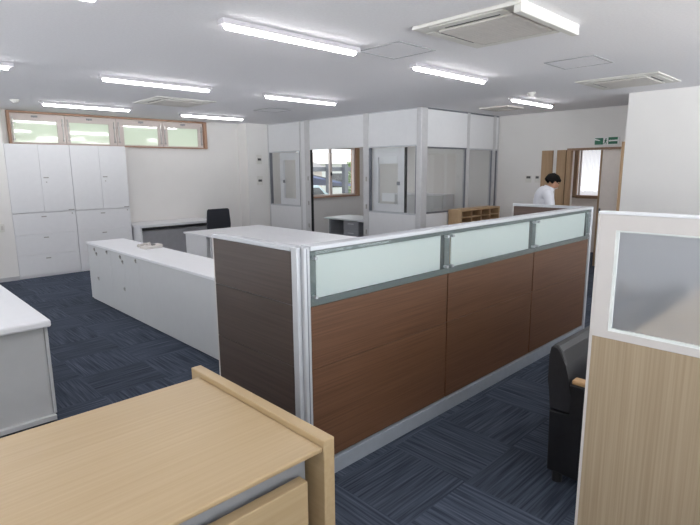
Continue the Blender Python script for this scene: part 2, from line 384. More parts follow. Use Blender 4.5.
def cassette(cx, cy, label, open_vane=False, r=.42):
    t = root('air_conditioner', label, 'air conditioner', (cx, cy, H), 'ceiling cassette air conditioners')
    dz = 0 if open_vane else .013
    b = bmesh.new(); box(b, cx-r, cx+r, cy-r, cy+r, 2.574+dz, H-.001, bev=.006)
    part('panel', b, 'ac', t)
    g = bmesh.new(); box(g, cx-.27, cx+.27, cy-.27, cy+.27, 2.560+dz, 2.5735+dz, bev=.004)
    part('grille', g, 'acg', t)
    gr = bmesh.new()
    for k in range(17): box(gr, cx-.25, cx+.25, cy-.245+.03*k-.008, cy-.245+.03*k+.008, 2.5585+dz, 2.5598+dz)
    part('grille_ribs', gr, 'acg', t)
    for dx, dy in ((0, 1), (0, -1), (1, 0), (-1, 0)):
        s = bmesh.new(); c0 = .295; hw, hl = .008, .20
        ex, ey = (hl, hw) if dx == 0 else (hw, hl)
        box(s, cx+dx*c0-ex, cx+dx*c0+ex, cy+dy*c0-ey, cy+dy*c0+ey, 2.570+dz, 2.5738+dz)
        part('air_slot', s, 'slot', t)
        v = bmesh.new(); c1 = .345; hw = .034; ex, ey = (.27, hw) if dx == 0 else (hw, .27)
        low = open_vane and dy == -1
        if low: box(v, cx-r, cx+r, cy-r, cy-r+.05, 2.530, 2.5735, bev=.006)
        else: box(v, cx+dx*c1-ex, cx+dx*c1+ex, cy+dy*c1-ey, cy+dy*c1+ey, 2.568+dz, 2.5738+dz, bev=.002)
        part('air_vane', v, 'ac', t)
    return t
cassette(3.29, 1.96, 'large ceiling air conditioner with open vanes at the top of the picture', True, .40)
cassette(6.44, 2.14, 'ceiling air conditioner partly hidden by the right wall block')
cassette(3.45, 7.06, 'ceiling air conditioner near the strip windows on the far left')
def hatch(cx, cy, label, s=.225):
    bm = BM((cx-s, cx+s, cy-s, cy-s+.014, H-.006, H-.0005), (cx-s, cx+s, cy+s-.014, cy+s, H-.006, H-.0005), (cx-s, cx-s+.014, cy-s+.014, cy+s-.014, H-.006, H-.0005), (cx+s-.014, cx+s, cy-s+.014, cy+s-.014, H-.006, H-.0005))
    t = root('ceiling_hatch', label, 'ceiling hatch', (cx, cy, H), 'square inspection hatches')
    part('hatch_frame', bm, 'frame', t); part('hatch_lid', BM((cx-s+.014, cx+s-.014, cy-s+.014, cy+s-.014, H-.004, H-.0005)), 'ceil', t)
hatch(3.36, 2.90, 'square ceiling hatch left of the open air conditioner')
hatch(4.97, 2.09, 'square ceiling hatch with dark frame, right of the open air conditioner')
hatch(5.09, 7.0, 'faint square ceiling hatch near the far left corner of the glazed room')
t = root('ceiling_vent', 'square slatted ceiling vent by the right end of the glazed room', 'vent', (7.65, 4.40, H))
part('vent_frame', BM((7.4, 7.9, 4.15, 4.2, 2.575, H-.001), (7.4, 7.9, 4.6, 4.65, 2.575, H-.001), (7.4, 7.45, 4.2, 4.6, 2.575, H-.001), (7.85, 7.9, 4.2, 4.6, 2.575, H-.001)), 'acg', t)
bm = bmesh.new()
for k in range(8): box(bm, 7.45, 7.85, 4.215+.05*k, 4.235+.05*k, 2.58, H-.004)
part('slats', bm, 'acg', t); part('vent_back', BM((7.45, 7.85, 4.2, 4.6, H-.003, H-.001)), 'slot', t)
for x, y, lb in ((1.76, 8.2, 'small round smoke detector on ceiling at far left'), (6.45, 3.29, 'small round smoke detector on ceiling before the farthest right lamp')):
    t = root('smoke_detector', lb, 'smoke detector', (x, y, H), 'smoke detectors')
    b = bmesh.new(); cyl(b, (x, y, H-.02), (x, y, H-.001), .055, 20); part('detector_base', b, 'ac', t)
    b = bmesh.new(); cyl(b, (x, y, H-.045), (x, y, H-.0202), .03, 20, .042); part('sensor_head', b, 'ac', t)

# ================================================================ TALL CABINETS (back left)
TY0, TY1 = 9.168, 9.585
def lock(bm, x, y, z, d=-1):
    box(bm, x-.035, x+.035, y-.012, y, z-.008, z+.008, bev=.002)
def tall_pair(x0, x1, up_label, low_label):
    xm = (x0+x1)/2
    t = root('filing_cabinet', low_label, 'cabinet', (xm, (TY0+TY1)/2, 0), 'lower filing cabinets along the back wall')
    part('body', BM((x0+.0005, x1-.0005, TY0+.0205, TY1, 0, 1.018)), 'whitem', t)
    for z0, z1 in ((.04, .352), (.358, .682), (.688, 1.012)):
        d = part('drawer', BM((x0+.002, x1-.002, TY0, TY0+.02, z0-.0015, z1+.0015), bev=.002), 'whitem', t)
        hb = bmesh.new(); lock(hb, xm-.02, TY0-.0005, z1-.055); part('drawer_handle', hb, 'knob', d)
    hb = bmesh.new(); cyl(hb, (x1-.05, TY0-.001, .985), (x1-.05, TY0-.012, .985), .01, 10); part('lock', hb, 'knob', t)
    t = root('storage_cabinet', up_label, 'cabinet', (xm, (TY0+TY1)/2, 1.021), 'upper storage cabinets along the back wall')
    part('body', BM((x0+.0005, x1-.0005, TY0+.0205, TY1, 1.021, 2.07)), 'whitem', t)
    for a, b, hx in ((x0+.002, xm-.0012, 0), (xm+.0012, x1-.002, 1)):
        d = part('door', BM((a, b, TY0, TY0+.02, 1.03, 2.066), bev=.003), 'whitem', t)
        if hx:
            hb = bmesh.new(); lock(hb, xm+.07, TY0-.0005, 1.56); part('door_handle', hb, 'knob', d)
            hb = bmesh.new(); cyl(hb, (xm+.07, TY0-.001, 1.49), (xm+.07, TY0-.01, 1.49), .009, 10); part('lock', hb, 'knob', d)
    hb = BM((x1-.1, x1-.015, TY0-.008, TY0-.0005, 1.036, 1.05), bev=.002); part('name_plate', hb, 'knob', t)
tall_pair(1.752, 2.639, 'white two-door storage cabinet at far left, on top of white drawers', 'white three-drawer filing cabinet at far left against the back wall')
tall_pair(2.642, 3.525, 'white two-door storage cabinet on top, nearest the bare back wall', 'white three-drawer filing cabinet half hidden behind the low cabinet row')
t = root('wall_outlet', 'white wall outlet left of the tall cabinets', 'outlet', (1.6, 9.17, .78))
part('cover_plate', BM((1.565, 1.635, 9.161, 9.17, .76, .88), bev=.003), 'ac', t); part('socket', BM((1.585, 1.615, 9.158, 9.1609, .79, .85)), 'acg', t)

# ================================================================ LOW CABINET ROW
LX0, LX1 = 2.143, 2.60
def low_unit(y0, y1, label, knobs):
    ym = (y0+y1)/2
    t = root('low_cabinet', label, 'cabinet', ((LX0+LX1)/2, ym, 0), None)
    part('body', BM((LX0+.0205, LX1, y0+.0005, y1-.0005, .0, .728)), 'whitem', t)
    if knobs:
        d = part('door', BM((LX0, LX0+.02, y0+.002, ym-.001, .02, .7265), bev=.001), 'side', t)
        d2 = part('door', BM((LX0, LX0+.02, ym+.001, y1-.002, .02, .7265), bev=.001), 'side', t)
        for dd, yy, zz in ((d2, knobs[0], .69), (d2, knobs[0]-.06, .64), (d, knobs[1], .70), (d2, knobs[0]-.06, .325)):
            hb = bmesh.new(); cyl(hb, (LX0-.001, yy, zz), (LX0-.014, yy, zz), .014, 10)
            box(hb, LX0-.006, LX0-.001, yy-.012, yy+.012, zz-.03, zz-.016)
            part('lock', hb, 'knob', dd)
    else:
        part('back_panel', BM((LX0, LX0+.02, y0+.002, y1-.002, .02, .7265), bev=.001), 'side', t)
    return t
low_unit(6.28, 7.10, 'low white cabinet with key locks at the far end of the row', (6.83, 6.40))
low_unit(5.46, 6.28, 'low white cabinet with key locks, second from the far end of the row', (5.98, 5.54))
low_unit(3.0, 5.46, 'long low white unit with a plain panel running behind dark end panel', None)
finish(part('cabinet_top', BM((LX0-.012, LX1+.012, 2.99, 7.115, .729, .755), bev=.004), 'white'), 'long white worktop along the low cabinet row', 'worktop')
# telephone
t = root('desk_telephone', 'small off-white telephone with loose handset on the low cabinet worktop', 'telephone', (2.50, 6.10, .755))
b = bmesh.new(); prism(b, [(2.38, .7555), (2.60, .7555), (2.60, .795), (2.40, .775)], 1, 5.86, 6.02, bev=.006); part('phone_base', b, 'acg', t)
part('key_pad', BM((2.50, 2.54, 5.92, 5.97, .780, .793), bev=.002), 'blackp', t, local=False)
b = bmesh.new(); tube(b, [(2.40, 6.08, .773), (2.50, 6.13, .783), (2.56, 6.16, .773)], .015, 10); ball(b, (2.40, 6.08, .776), .02); ball(b, (2.56, 6.16, .776), .02); part('handset', b, 'acg', t, True)
b = bmesh.new(); pts = []
for k in range(40):
    u = k/39; pts.append((2.41+.012*math.cos(k*1.9), 6.055-.03*u, .765+.006*math.sin(k*1.9)))
tube(b, pts, .003, 5); part('cord', b, 'acg', t)

# ================================================================ LOW PARTITION (brown front)
PY0, PY1 = 1.928, 1.985
PX = [1.590, 2.768, 3.972, 5.085]
t = root('low_partition', 'long brown wood partition with frosted glass strip along the top', 'partition', (3.3, 1.956, 0))
part('frame', BM(*[(a, b, PY0+.012, PY1-.012, .095, 1.255) for a, b in ((PX[0]+.0, PX[0]+.05), (PX[1]-.03, PX[1]+.03), (PX[2]-.03, PX[2]+.03), (PX[3]-.05, PX[3]))],
    *[(a, b, PY0+.012, PY1-.012, z0, z1) for a, b in ((PX[0]+.05, PX[1]-.03), (PX[1]+.03, PX[2]-.03), (PX[2]+.03, PX[3]-.05)) for z0, z1 in ((.095, .97), (.97, 1.0), (1.228, 1.255))]), 'mull', t)
for i in range(3):
    a, b = PX[i]+(.002 if i == 0 else .006), PX[i+1]-(.002 if i == 2 else .006)
    for s in (PY0, PY1-.0115):
        yy0, yy1 = s, s+.0115
        if s == PY0:
            part('wood_panel', BM((a, b, yy0, yy1, .102, .634), bev=.002), 'brown', t)
            part('wood_panel', BM((a, b, yy0, yy1, .637, .968), bev=.002), 'brown', t)
        else:
            part('back_panel', BM((a, b, yy0, yy1, .102, .968), bev=.002), 'brown', t)
    fa, fb = PX[i]+.062, PX[i+1]-.062
    part('frosted_pane', BM((fa, fb, PY0+.022, PY0+.030, 1.004, 1.224)), 'fpan', t)
    g = part('glass_plate', BM((a, b, PY0-.006, PY0+.0, .970, 1.252), bev=.0015), 'glassg', t)
    for bx in (PX[i]+.03, PX[i+1]-.03):
        for bz in (1.02, 1.218):
            hb = bmesh.new(); cyl(hb, (bx, PY0+.011, bz), (bx, PY0-.02, bz), .009, 14); part('bolt', hb, 'alum', g, False)
part('top_cap', BM((1.590, 5.09, PY0-.012, PY1+.012, 1.256, 1.280), bev=.004), 'alum', t)
part('base_rail', BM((1.590, 5.09, PY0-.014, PY1+.014, .0, .092), bev=.003), 'alumr', t)
b = bmesh.new()
box(b, 1.546, 1.588, PY0-.012, PY1, .0, 1.278, bev=.01); box(b, 1.520, 1.545, PY0+.012, PY1, 0, 1.278, bev=.004)
part('corner_post', b, 'alum', t)
part('post_groove', BM((1.562, 1.567, PY0-.0135, PY0-.0121, 0.01, 1.27)), 'alumd', t)
part('end_post', BM((5.0905, 5.135, PY0-.012, PY1+.012, 0, 1.280), bev=.008), 'alum', t)
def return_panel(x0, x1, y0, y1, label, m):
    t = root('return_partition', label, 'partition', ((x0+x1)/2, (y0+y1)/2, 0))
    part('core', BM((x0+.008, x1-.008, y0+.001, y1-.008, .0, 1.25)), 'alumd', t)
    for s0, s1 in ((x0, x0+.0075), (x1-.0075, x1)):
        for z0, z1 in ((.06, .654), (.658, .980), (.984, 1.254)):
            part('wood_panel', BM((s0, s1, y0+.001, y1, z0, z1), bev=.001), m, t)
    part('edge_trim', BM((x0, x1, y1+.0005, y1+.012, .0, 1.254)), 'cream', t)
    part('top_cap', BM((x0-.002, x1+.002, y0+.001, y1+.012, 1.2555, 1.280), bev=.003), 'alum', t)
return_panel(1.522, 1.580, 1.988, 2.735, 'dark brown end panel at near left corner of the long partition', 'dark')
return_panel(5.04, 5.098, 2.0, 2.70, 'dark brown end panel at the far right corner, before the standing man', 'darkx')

# ================================================================ WHITE ISLAND DESKS
def desk(x0, x1, y0, y1, label, long_axis, group='white office desks of the island'):
    t = root('office_desk', label, 'desk', ((x0+x1)/2, (y0+y1)/2, 0), group)
    part('desk_top', BM((x0, x1, y0, y1, .694, .72), bev=.004), 'white', t)
    if long_axis == 0:
        for a in (x0+.02, x1-.05): part('side_panel', BM((a, a+.03, y0+.03, y1-.03, 0, .693)), 'whitem', t)
        part('modesty_panel', BM((x0+.051, x1-.051, y0+.05, y0+.07, .1, .693)), 'whitem', t)
        p = part('pedestal', BM((x0+.06, x0+.44, y0+.10, y1-.06, .02, .64), bev=.004), 'whitem', t)
    else:
        for a in (y0+.02, y1-.05): part('side_panel', BM((x0+.03, x1-.03, a, a+.03, 0, .693)), 'whitem', t)
        part('modesty_panel', BM(((x0+x1)/2-.01, (x0+x1)/2+.01, y0+.051, y1-.051, .1, .693)), 'whitem', t)
    return t
desk(3.642, 5.035, 6.752, 7.45, 'white head desk across the island end, before the black chair', 0)
DA = desk(3.66, 4.345, 5.352, 6.748, 'white island desk on the left, touching the head desk', 1)
dup(DA, (4.691, 6.05, 0), 'white island desk on the right, touching the head desk')
dup(DA, (4.0025, 4.65, 0), 'white island desk on the left, nearer the brown partition')
dup(DA, (4.691, 4.65, 0), 'white island desk on the right, nearer the brown partition')

# black office chair behind the head desk
t = root('office_chair', 'black mesh office chair standing behind the white head desk', 'office chair', (4.72, 8.08, 0))
cx, cy = 4.72, 8.08
b = bmesh.new(); prism(b, [(cx-.225, .50), (cx+.225, .50), (cx+.235, .70), (cx+.215, .955), (cx+.19, .975), (cx-.19, .975), (cx-.215, .955), (cx-.235, .70)], 1, cy+.15, cy+.185, bev=.008)
part('backrest', b, 'mesh', t)
b = bmesh.new(); box(b, cx-.24, cx+.24, cy-.28, cy+.2, .42, .485, bev=.02); part('seat', b, 'black', t)
b = bmesh.new(); cyl(b, (cx, cy, .09), (cx, cy, .42), .03); part('column', b, 'blackp', t)
b = bmesh.new(); tube(b, [(cx, cy+.1, .41), (cx, cy+.24, .44), (cx, cy+.205, .62)], .02); part('back_support', b, 'blackp', t)
for k in range(5):
    a = k*2*math.pi/5+.3; ex, ey = cx+.29*math.cos(a), cy+.29*math.sin(a)
    b = bmesh.new(); cyl(b, (cx, cy, .11), (ex, ey, .075), .026, 10, .016); l = part('base_leg', b, 'blackp', t)
    b = bmesh.new(); cyl(b, (ex-.02*math.sin(a), ey+.02*math.cos(a), .03), (ex+.02*math.sin(a), ey-.02*math.cos(a), .03), .03, 12); part('caster', b, 'blackp', l)

# side desk at the back wall
t = root('side_desk', 'white topped desk with grey panel against the back wall', 'desk', (4.25, 9.2, 0))
part('desk_top', BM((3.545, 5.0, 8.86, 9.58, .675, .72), bev=.004), 'whitem', t)
for a in (3.56, 4.95): part('leg_panel', BM((a, a+.035, 8.90, 9.56, 0, .674)), 'whitem', t)
part('modesty_panel', BM((3.60, 4.945, 9.0, 9.02, .06, .60)), 'gmod', t)
part('foot_bar', BM((3.60, 4.945, 9.022, 9.06, .06, .10)), 'gdark', t)
part('gap_shade', BM((3.60, 4.945, 9.022, 9.10, .61, .674)), 'slot', t)  # dark strip standing in for the shade in the gap below the top

# ================================================================ LEFT WHITE DESK
t = root('white_counter', 'white desk with pale end panel at left edge, behind the wooden desk', 'desk', (.1, 4.4, 0))
part('desk_top', BM((-.75, .828, 3.605, 5.20, .672, .72), bev=.012), 'white', t)
part('end_panel', BM((-.72, .798, 3.690, 3.72, .055, .671), bev=.002), 'side', t)
part('end_panel', BM((-.72, .798, 5.12, 5.15, .055, .671), bev=.002), 'side', t)
part('base_rail', BM((-.72, .812, 3.66, 3.72, .02, .054), bev=.003), 'side', t)
part('base_rail', BM((-.72, .812, 5.12, 5.18, .02, .054), bev=.003), 'side', t)
part('side_panel', BM((.800, .82, 3.682, 5.155, .058, .671), bev=.002), 'side', t)
b = bmesh.new()
for x in (-.68, .70):
    for y in (3.75, 5.10): cyl(b, (x, y, 0), (x, y, .06), .022, 12)
part('feet', b, 'blackp', t)

# ================================================================ WOODEN DESK (foreground)
t = root('executive_desk', 'light oak wooden desk in the foreground at lower left', 'desk', (.2, 1.7, 0))
DZ1 = .700
b = bmesh.new(); box(b, -.75, 1.070, 1.248, 2.125, DZ1-.020, DZ1, bev=.006, seg=3); part('desk_top', b, 'desk', t)
b = bmesh.new(); box(b, 1.072, 1.122, 1.243, 2.205, .0, .722, bev=.004); part('end_panel', b, 'desky', t)
b = bmesh.new(); box(b, -.81, -.752, 1.243, 2.205, .0, .722, bev=.004); part('end_panel', b, 'desky', t)
part('modesty_panel', BM((-.75, 1.070, 2.06, 2.085, .08, DZ1-.021)), 'desk', t)
part('rail', BM((-.75, 1.045, 1.318, 1.33, .52, DZ1-.021)), 'gdark', t)  # grey steel, picked darker for the shade in the recess
part('pedestal_side', BM((1.012, 1.03, 1.335, 2.05, .03, .50)), 'deskz', t)
for x0, x1 in ((.10, 1.004), (-.745, .096)):
    for z0, z1 in ((.36, .598), (.05, .355)):
        part('drawer_front', BM((x0, x1, 1.252, 1.298, z0, z1), bev=.003), 'desk', t)
    part('pedestal_body', BM((x0+.01, x1-.01, 1.332, 1.98, .04, .592)), 'deskz', t)

# ================================================================ CREAM PARTITION (right foreground)
t = root('tall_partition', 'cream framed partition with frosted pane and pale wood below, right foreground', 'partition', (1.867, .05, 0))
X0, X1, YE, YS = 1.848, 1.888, .672, -.56
part('wood_panel', BM((X0+.001, X1-.001, YS+.012, YE-.010, .05, 1.058)), 'ash', t)
part('edge_strip', BM((X0, X1, YE-.0095, YE, 0, 1.492)), 'cream', t)
part('edge_strip', BM((X0, X1, YS, YS+.0115, 0, 1.492)), 'cream', t)
zt0, zt1, yo1, yo0 = 1.085, 1.440, .612, YS+.07
part('upper_frame', BM((X0, X1, yo1, YE-.010, 1.059, 1.492), (X0, X1, YS+.012, yo0, 1.059, 1.492), (X0, X1, yo0, yo1, 1.059, zt0), (X0, X1, yo0, yo1, zt1, 1.492)), 'cream', t)
part('top_cap', BM((X0-.003, X1+.003, YS, YE, 1.4925, 1.502), bev=.002), 'white', t)
part('glazing_bead', BM((X0+.004, X0+.012, yo1-.010, yo1, zt0, zt1), (X0+.004, X0+.012, yo0, yo0+.010, zt0, zt1), (X0+.004, X0+.012, yo0+.01, yo1-.01, zt0, zt0+.010), (X0+.004, X0+.012, yo0+.01, yo1-.01, zt1-.006, zt1)), 'signw', t)
part('frosted_pane', BM((X0+.016, X0+.021, yo0, yo1, zt0, zt1)), 'fbig', t)
part('base_rail', BM((X0+.004, X1-.004, YS+.012, YE-.010, 0, .049)), 'cream', t)

# ================================================================ ARMCHAIRS AND TABLE BEHIND THE CREAM PARTITION
def armchair(x0, label):
    w = .66; y1 = 1.09
    t = root('armchair', label, 'armchair', (x0+w/2, .77, 0), 'black armchairs')
    prof = [(1.085, .40), (1.100, .56), (1.105, .69), (1.098, .735), (1.080, .755), (1.055, .752), (1.036, .728), (1.012, .66), (.992, .585), (.975, .48), (.97, .40)]
    b = bmesh.new(); prism(b, prof, 0, x0+.003, x0+w-.003, bev=.012); part('backrest', b, 'leather', t)
    for xa in (x0, x0+w-.07):
        s = bmesh.new(); prism(s, [(.46, .06), (1.075, .06), (1.082, .395), (.968, .398), (.985, .568), (.46, .568)], 0, xa, xa+.07, bev=.006); a = part('side_panel', s, 'black', t)
        part('arm_cap', BM((xa+.006, xa+.064, .47, .978, .569, .592), bev=.006), 'arm', a)
        for yy in (.52, 1.03):
            c = bmesh.new(); cyl(c, (xa+.035, yy, 0), (xa+.035, yy, .062), .026, 14); part('foot', c, 'blackp', t)
    b = bmesh.new(); box(b, x0+.072, x0+w-.072, .45, .968, .25, .44, bev=.03); part('seat', b, 'black', t)
    return t
A1 = armchair(2.50, 'black leather armchair with wooden arm, half hidden behind the cream partition')
dup(A1, (2.50+.33+.80, .77, 0), 'black armchair dimly seen through the frosted pane, left one')
dup(A1, (2.50+.33+1.58, .77, 0), 'black armchair dimly seen through the frosted pane, right one')
t = root('meeting_table', 'pale wooden table blurred behind the frosted pane of the cream partition', 'table', (3.9, .35, 0))
part('table_top', BM((2.75, 5.05, -.30, .90, .69, .72), bev=.004), 'desk', t)
for x in (2.85, 4.95):
    for y in (-.2, .40):
        b = bmesh.new(); cyl(b, (x, y, 0), (x, y, .689), .025); part('leg', b, 'alum', t)

# ================================================================ GLAZED ROOM
gx0, gx1 = 6.57, 6.63
t = root('glazed_partition', 'white office partition front with open doorway and glass panes', 'partition', (6.6, 7.2, 0))
for y0, y1 in ((9.225, 9.268), (8.14, 8.19), (7.87, 8.03), (6.285, 6.415)):
    part('post', BM((gx0-.006, gx1+.006, y0, y1, 0, 2.595), bev=.003), 'postm', t)
b = bmesh.new(); box(b, gx0-.012, 6.72, 5.13, 5.235, 0, 2.597, bev=.012); part('corner_post', b, 'postm', t)
for y0, y1 in ((5.236, 6.284), (6.416, 7.869), (8.191, 9.224)):
    part('upper_panel', BM((gx0, gx1, y0, y1, 2.03, 2.58)), 'whitem', t)
part('upper_panel', BM((gx0, gx1, 8.031, 8.139, 2.03, 2.58)), 'whitem', t)
part('ceiling_rail', BM((gx0+.01, gx1-.01, 5.236, 9.224, 2.581, 2.597)), 'alum', t)
for y0, y1 in ((5.236, 6.284), (8.191, 9.224)):
    part('lower_panel', BM((gx0, gx1, y0, y1, 0, .905)), 'whitem', t)
    part('glazing_rail', BM((gx0-.004, gx1+.004, y0, y1, .906, .930), (gx0-.004, gx1+.004, y0, y1, 2.008, 2.029)), 'alum', t)
    part('pane', BM((gx0+.027, gx0+.033, y0+.021, y1-.021, .931, 2.007)), 'glass', t)
    part('glazing_stop', BM((gx0-.002, gx1+.002, y0, y0+.02, .931, 2.007), (gx0-.002, gx1+.002, y1-.02, y1, .931, 2.007)), 'alumd', t)
part('lower_panel', BM((gx0, gx1, 8.031, 8.139, 0, 2.029)), 'whitem', t)
part('door_seal', BM((gx0+.0, gx0+.05, 7.848, 7.868, 0, 2.029)), 'blackp', t)
for yy in (7.93, 6.34):
    for zz in (.55, 1.0, 1.48):
        b = bmesh.new(); cyl(b, (gx0-.008, yy, zz-.04), (gx0-.008, yy, zz+.04), .016, 12); part('hinge', b, 'knob', t)
# side with the wooden shelf
fy0, fy1 = 5.14, 5.20
t = root('glazed_side_partition', 'white office partition with tall glass panes behind the wooden shelf', 'partition', (7.8, 5.17, 0))
fp = [6.722, 7.84, 7.925, 8.69, 8.79, 8.86]
for a, b_ in ((7.84, 7.92), (8.70, 8.79), (8.87, 8.898)):
    part('post', BM((a, b_, fy0-.006, fy1+.006, 0, 2.595), bev=.003), 'postm', t)
for a, b_ in ((6.722, 7.839), (7.921, 8.699), (8.791, 8.869)):
    part('upper_panel', BM((a, b_, fy0, fy1, 2.0, 2.575)), 'whitem', t)
    part('lower_panel', BM((a, b_, fy0, fy1, 0, .92)), 'whitem', t)
    part('glazing_rail', BM((a, b_, fy0-.004, fy1+.004, .921, .945), (a, b_, fy0-.004, fy1+.004, 1.975, 1.999)), 'alumd' if a < 7 else 'alum', t)
    part('pane', BM((a, b_, fy0+.027, fy0+.033, .946, 1.974)), 'glass', t)
    part('pane_seal', BM((b_-.02, b_, fy0+.005, fy0+.025, .946, 1.974)), 'alumd', t)
part('ceiling_rail', BM((6.722, 8.898, fy0-.002, fy1, 2.576, 2.597)), 'alumd', t)
# two door leaves swung open inside the room
def leaf(y0, y1, label, hy):
    lx0, lx1 = 6.66, 6.70
    t = root('glazed_door', label, 'door', (6.68, (y0+y1)/2, 0), 'open door leaves of the glazed room')
    a, b_ = y0+.14, y1-.12
    part('door_frame', BM((lx0, lx1, y0, a, .005, 2.0), (lx0, lx1, b_, y1, .005, 2.0), (lx0, lx1, a, b_, .005, 1.06), (lx0, lx1, a, b_, 1.85, 2.0)), 'white', t)
    part('pane', BM((lx0+.017, lx0+.023, a, b_, 1.06, 1.85)), 'glass', t)
    b = bmesh.new(); box(b, lx0-.018, lx0-.0005, hy-.03, hy+.03, 1.38, 1.44, bev=.004); part('door_handle', b, 'alumd', t)
    return t
leaf(8.32, 8.98, 'left white glazed door swung open behind the left glass pane', 8.84)
lf = leaf(5.56, 6.27, 'right white glazed door swung open behind the right glass pane', 5.68)
part('door_seal', BM((6.66, 6.70, 5.53, 5.558, .005, 2.0)), 'blackp', lf)
finish(part('notice_sheet', BM((6.652, 6.655, 5.76, 6.05, 1.10, 1.245)), 'paper'), 'blank white sheet on the right glazed door', 'paper sheet')
# blind over the right leaf's glass
finish(part('roll_blind', BM((6.653, 6.657, 5.70, 6.12, 1.74, 1.86)), 'paper'), 'short white blind at the top of the right glazed door', 'blind')
# grey desk in the glazed room
t = root('steel_desk', 'grey steel desk with drawers seen through the doorway of the glazed room', 'desk', (7.25, 7.2, 0))
part('desk_top', BM((6.90, 7.62, 6.55, 7.86, .665, .70), bev=.006), 'gtop', t)
p = part('pedestal', BM((6.96, 7.56, 6.92, 7.34, .03, .664)), 'gdark', t)
for z0, z1 in ((.47, .645), (.27, .465), (.05, .265)):
    d = part('drawer', BM((6.945, 6.959, 6.925, 7.335, z0, z1), bev=.002), 'gdark', t)
    part('drawer_handle', BM((6.93, 6.9445, 7.05, 7.21, z1-.05, z1-.035), bev=.002), 'alum', d)
part('leg_panel', BM((6.96, 7.56, 7.74, 7.78, 0, .664)), 'gdark', t)
part('leg_panel', BM((6.96, 7.56, 6.60, 6.64, 0, .664)), 'gdark', t)
part('back_panel', BM((7.54, 7.56, 7.341, 7.739, .2, .664)), 'gdark', t)
# white cabinet in the glazed room
t = root('white_cabinet', 'white low cabinet seen through the glass side of the glazed room', 'cabinet', (9.75, 7.5, 0))
part('body', BM((9.57, 9.98, 6.85, 8.30, 0, 1.05)), 'white', t)
part('cabinet_top', BM((9.55, 9.985, 6.84, 8.31, 1.051, 1.075), bev=.003), 'white', t)
for y0, y1 in ((6.86, 7.57), (7.58, 8.29)): part('door', BM((9.55, 9.569, y0, y1, .04, 1.04), bev=.002), 'side', t)
# pigeonhole shelf before the glass side
t = root('pigeonhole_shelf', 'light wooden pigeonhole shelf standing before the glazed room', 'shelf', (7.95, 5.0, 0))
sx0, sx1, sy0, sy1, sz = 7.305, 8.55, 4.855, 5.115, .965
part('side_panel', BM((sx0, sx0+.03, sy0, sy1, 0, sz)), 'pine', t); part('side_panel', BM((sx1-.03, sx1, sy0, sy1, 0, sz)), 'pine', t)
part('shelf_top', BM((sx0+.031, sx1-.031, sy0, sy1, sz-.03, sz)), 'pine', t); part('plinth', BM((sx0+.031, sx1-.031, sy0, sy1, 0, .09)), 'pine', t)
part('back_panel', BM((sx0+.031, sx1-.031, sy1-.012, sy1, .091, sz-.031)), 'pine', t)
cw = (sx1-sx0-.062)/4
for k in range(1, 4): part('divider', BM((sx0+.031+cw*k-.012, sx0+.031+cw*k+.012, sy0+.002, sy1-.013, .091, sz-.031)), 'pinez', t)
for r in range(1, 8):
    for k in range(4):
        z = .091+r*.1055
        part('shelf_board', BM((sx0+.032+cw*k+(.012 if k else 0), sx0+.030+cw*(k+1)-(.012 if k < 3 else 0), sy0+.004, sy1-.013, z-.007, z+.007)), 'pine', t)

# ================================================================ RIGHT WALL THINGS
def wpanel(y0, y1, d, label):
    t = root('wood_panel', label, 'wall panel', (8.9-d/2, (y0+y1)/2, 0), 'upright wood boards on the right wall')
    part('board', BM((8.9-d, 8.899, y0, y1, .0, 1.945), bev=.003), 'pinez', t)
    return t
w1 = wpanel(4.065, 4.265, .03, 'narrow upright wood board left of the man, farther from the doorway')
w2 = wpanel(3.830, 3.985, .05, 'upright wood board right of the man, beside the doorway')
def plate(name, label, cat, x, y, z, w, h, axis, group=None, dark=True):
    t = root(name, label, cat, (x, y, z-h/2), group)
    if axis == 0:
        part('cover', BM((x-.014, x-.0005, y-w/2, y+w/2, z-h/2, z+h/2), bev=.003), 'ac', t)
        part('display', BM((x-.017, x-.0142, y-w*.32, y+w*.32, z+h*.05, z+h*.36)), 'slot', t)
    else:
        part('cover', BM((x-w/2, x+w/2, y-.02, y-.0005, z-h/2, z+h/2), bev=.004), 'ac', t)
        part('display', BM((x-w*.32, x+w*.32, y-.023, y-.0202, z-h*.12, z+h*.12)), 'slot', t)
    return t
plate('wall_controller', 'white wall controller on the right wall, farther from the man', 'controller', 8.9, 4.50, 1.455, .12, .13, 0)
plate('wall_controller', 'white wall controller on the right wall, next to the wood board', 'controller', 8.9, 4.335, 1.455, .09, .13, 0)
plate('wall_sensor_box', 'cream box high on the column left of the glazed room', 'controller', 6.33, 9.27, 1.87, .13, .19, 1)
plate('wall_thermostat', 'white thermostat with dark screen on the column left of the glazed room', 'thermostat', 6.33, 9.27, 1.43, .14, .19, 1)
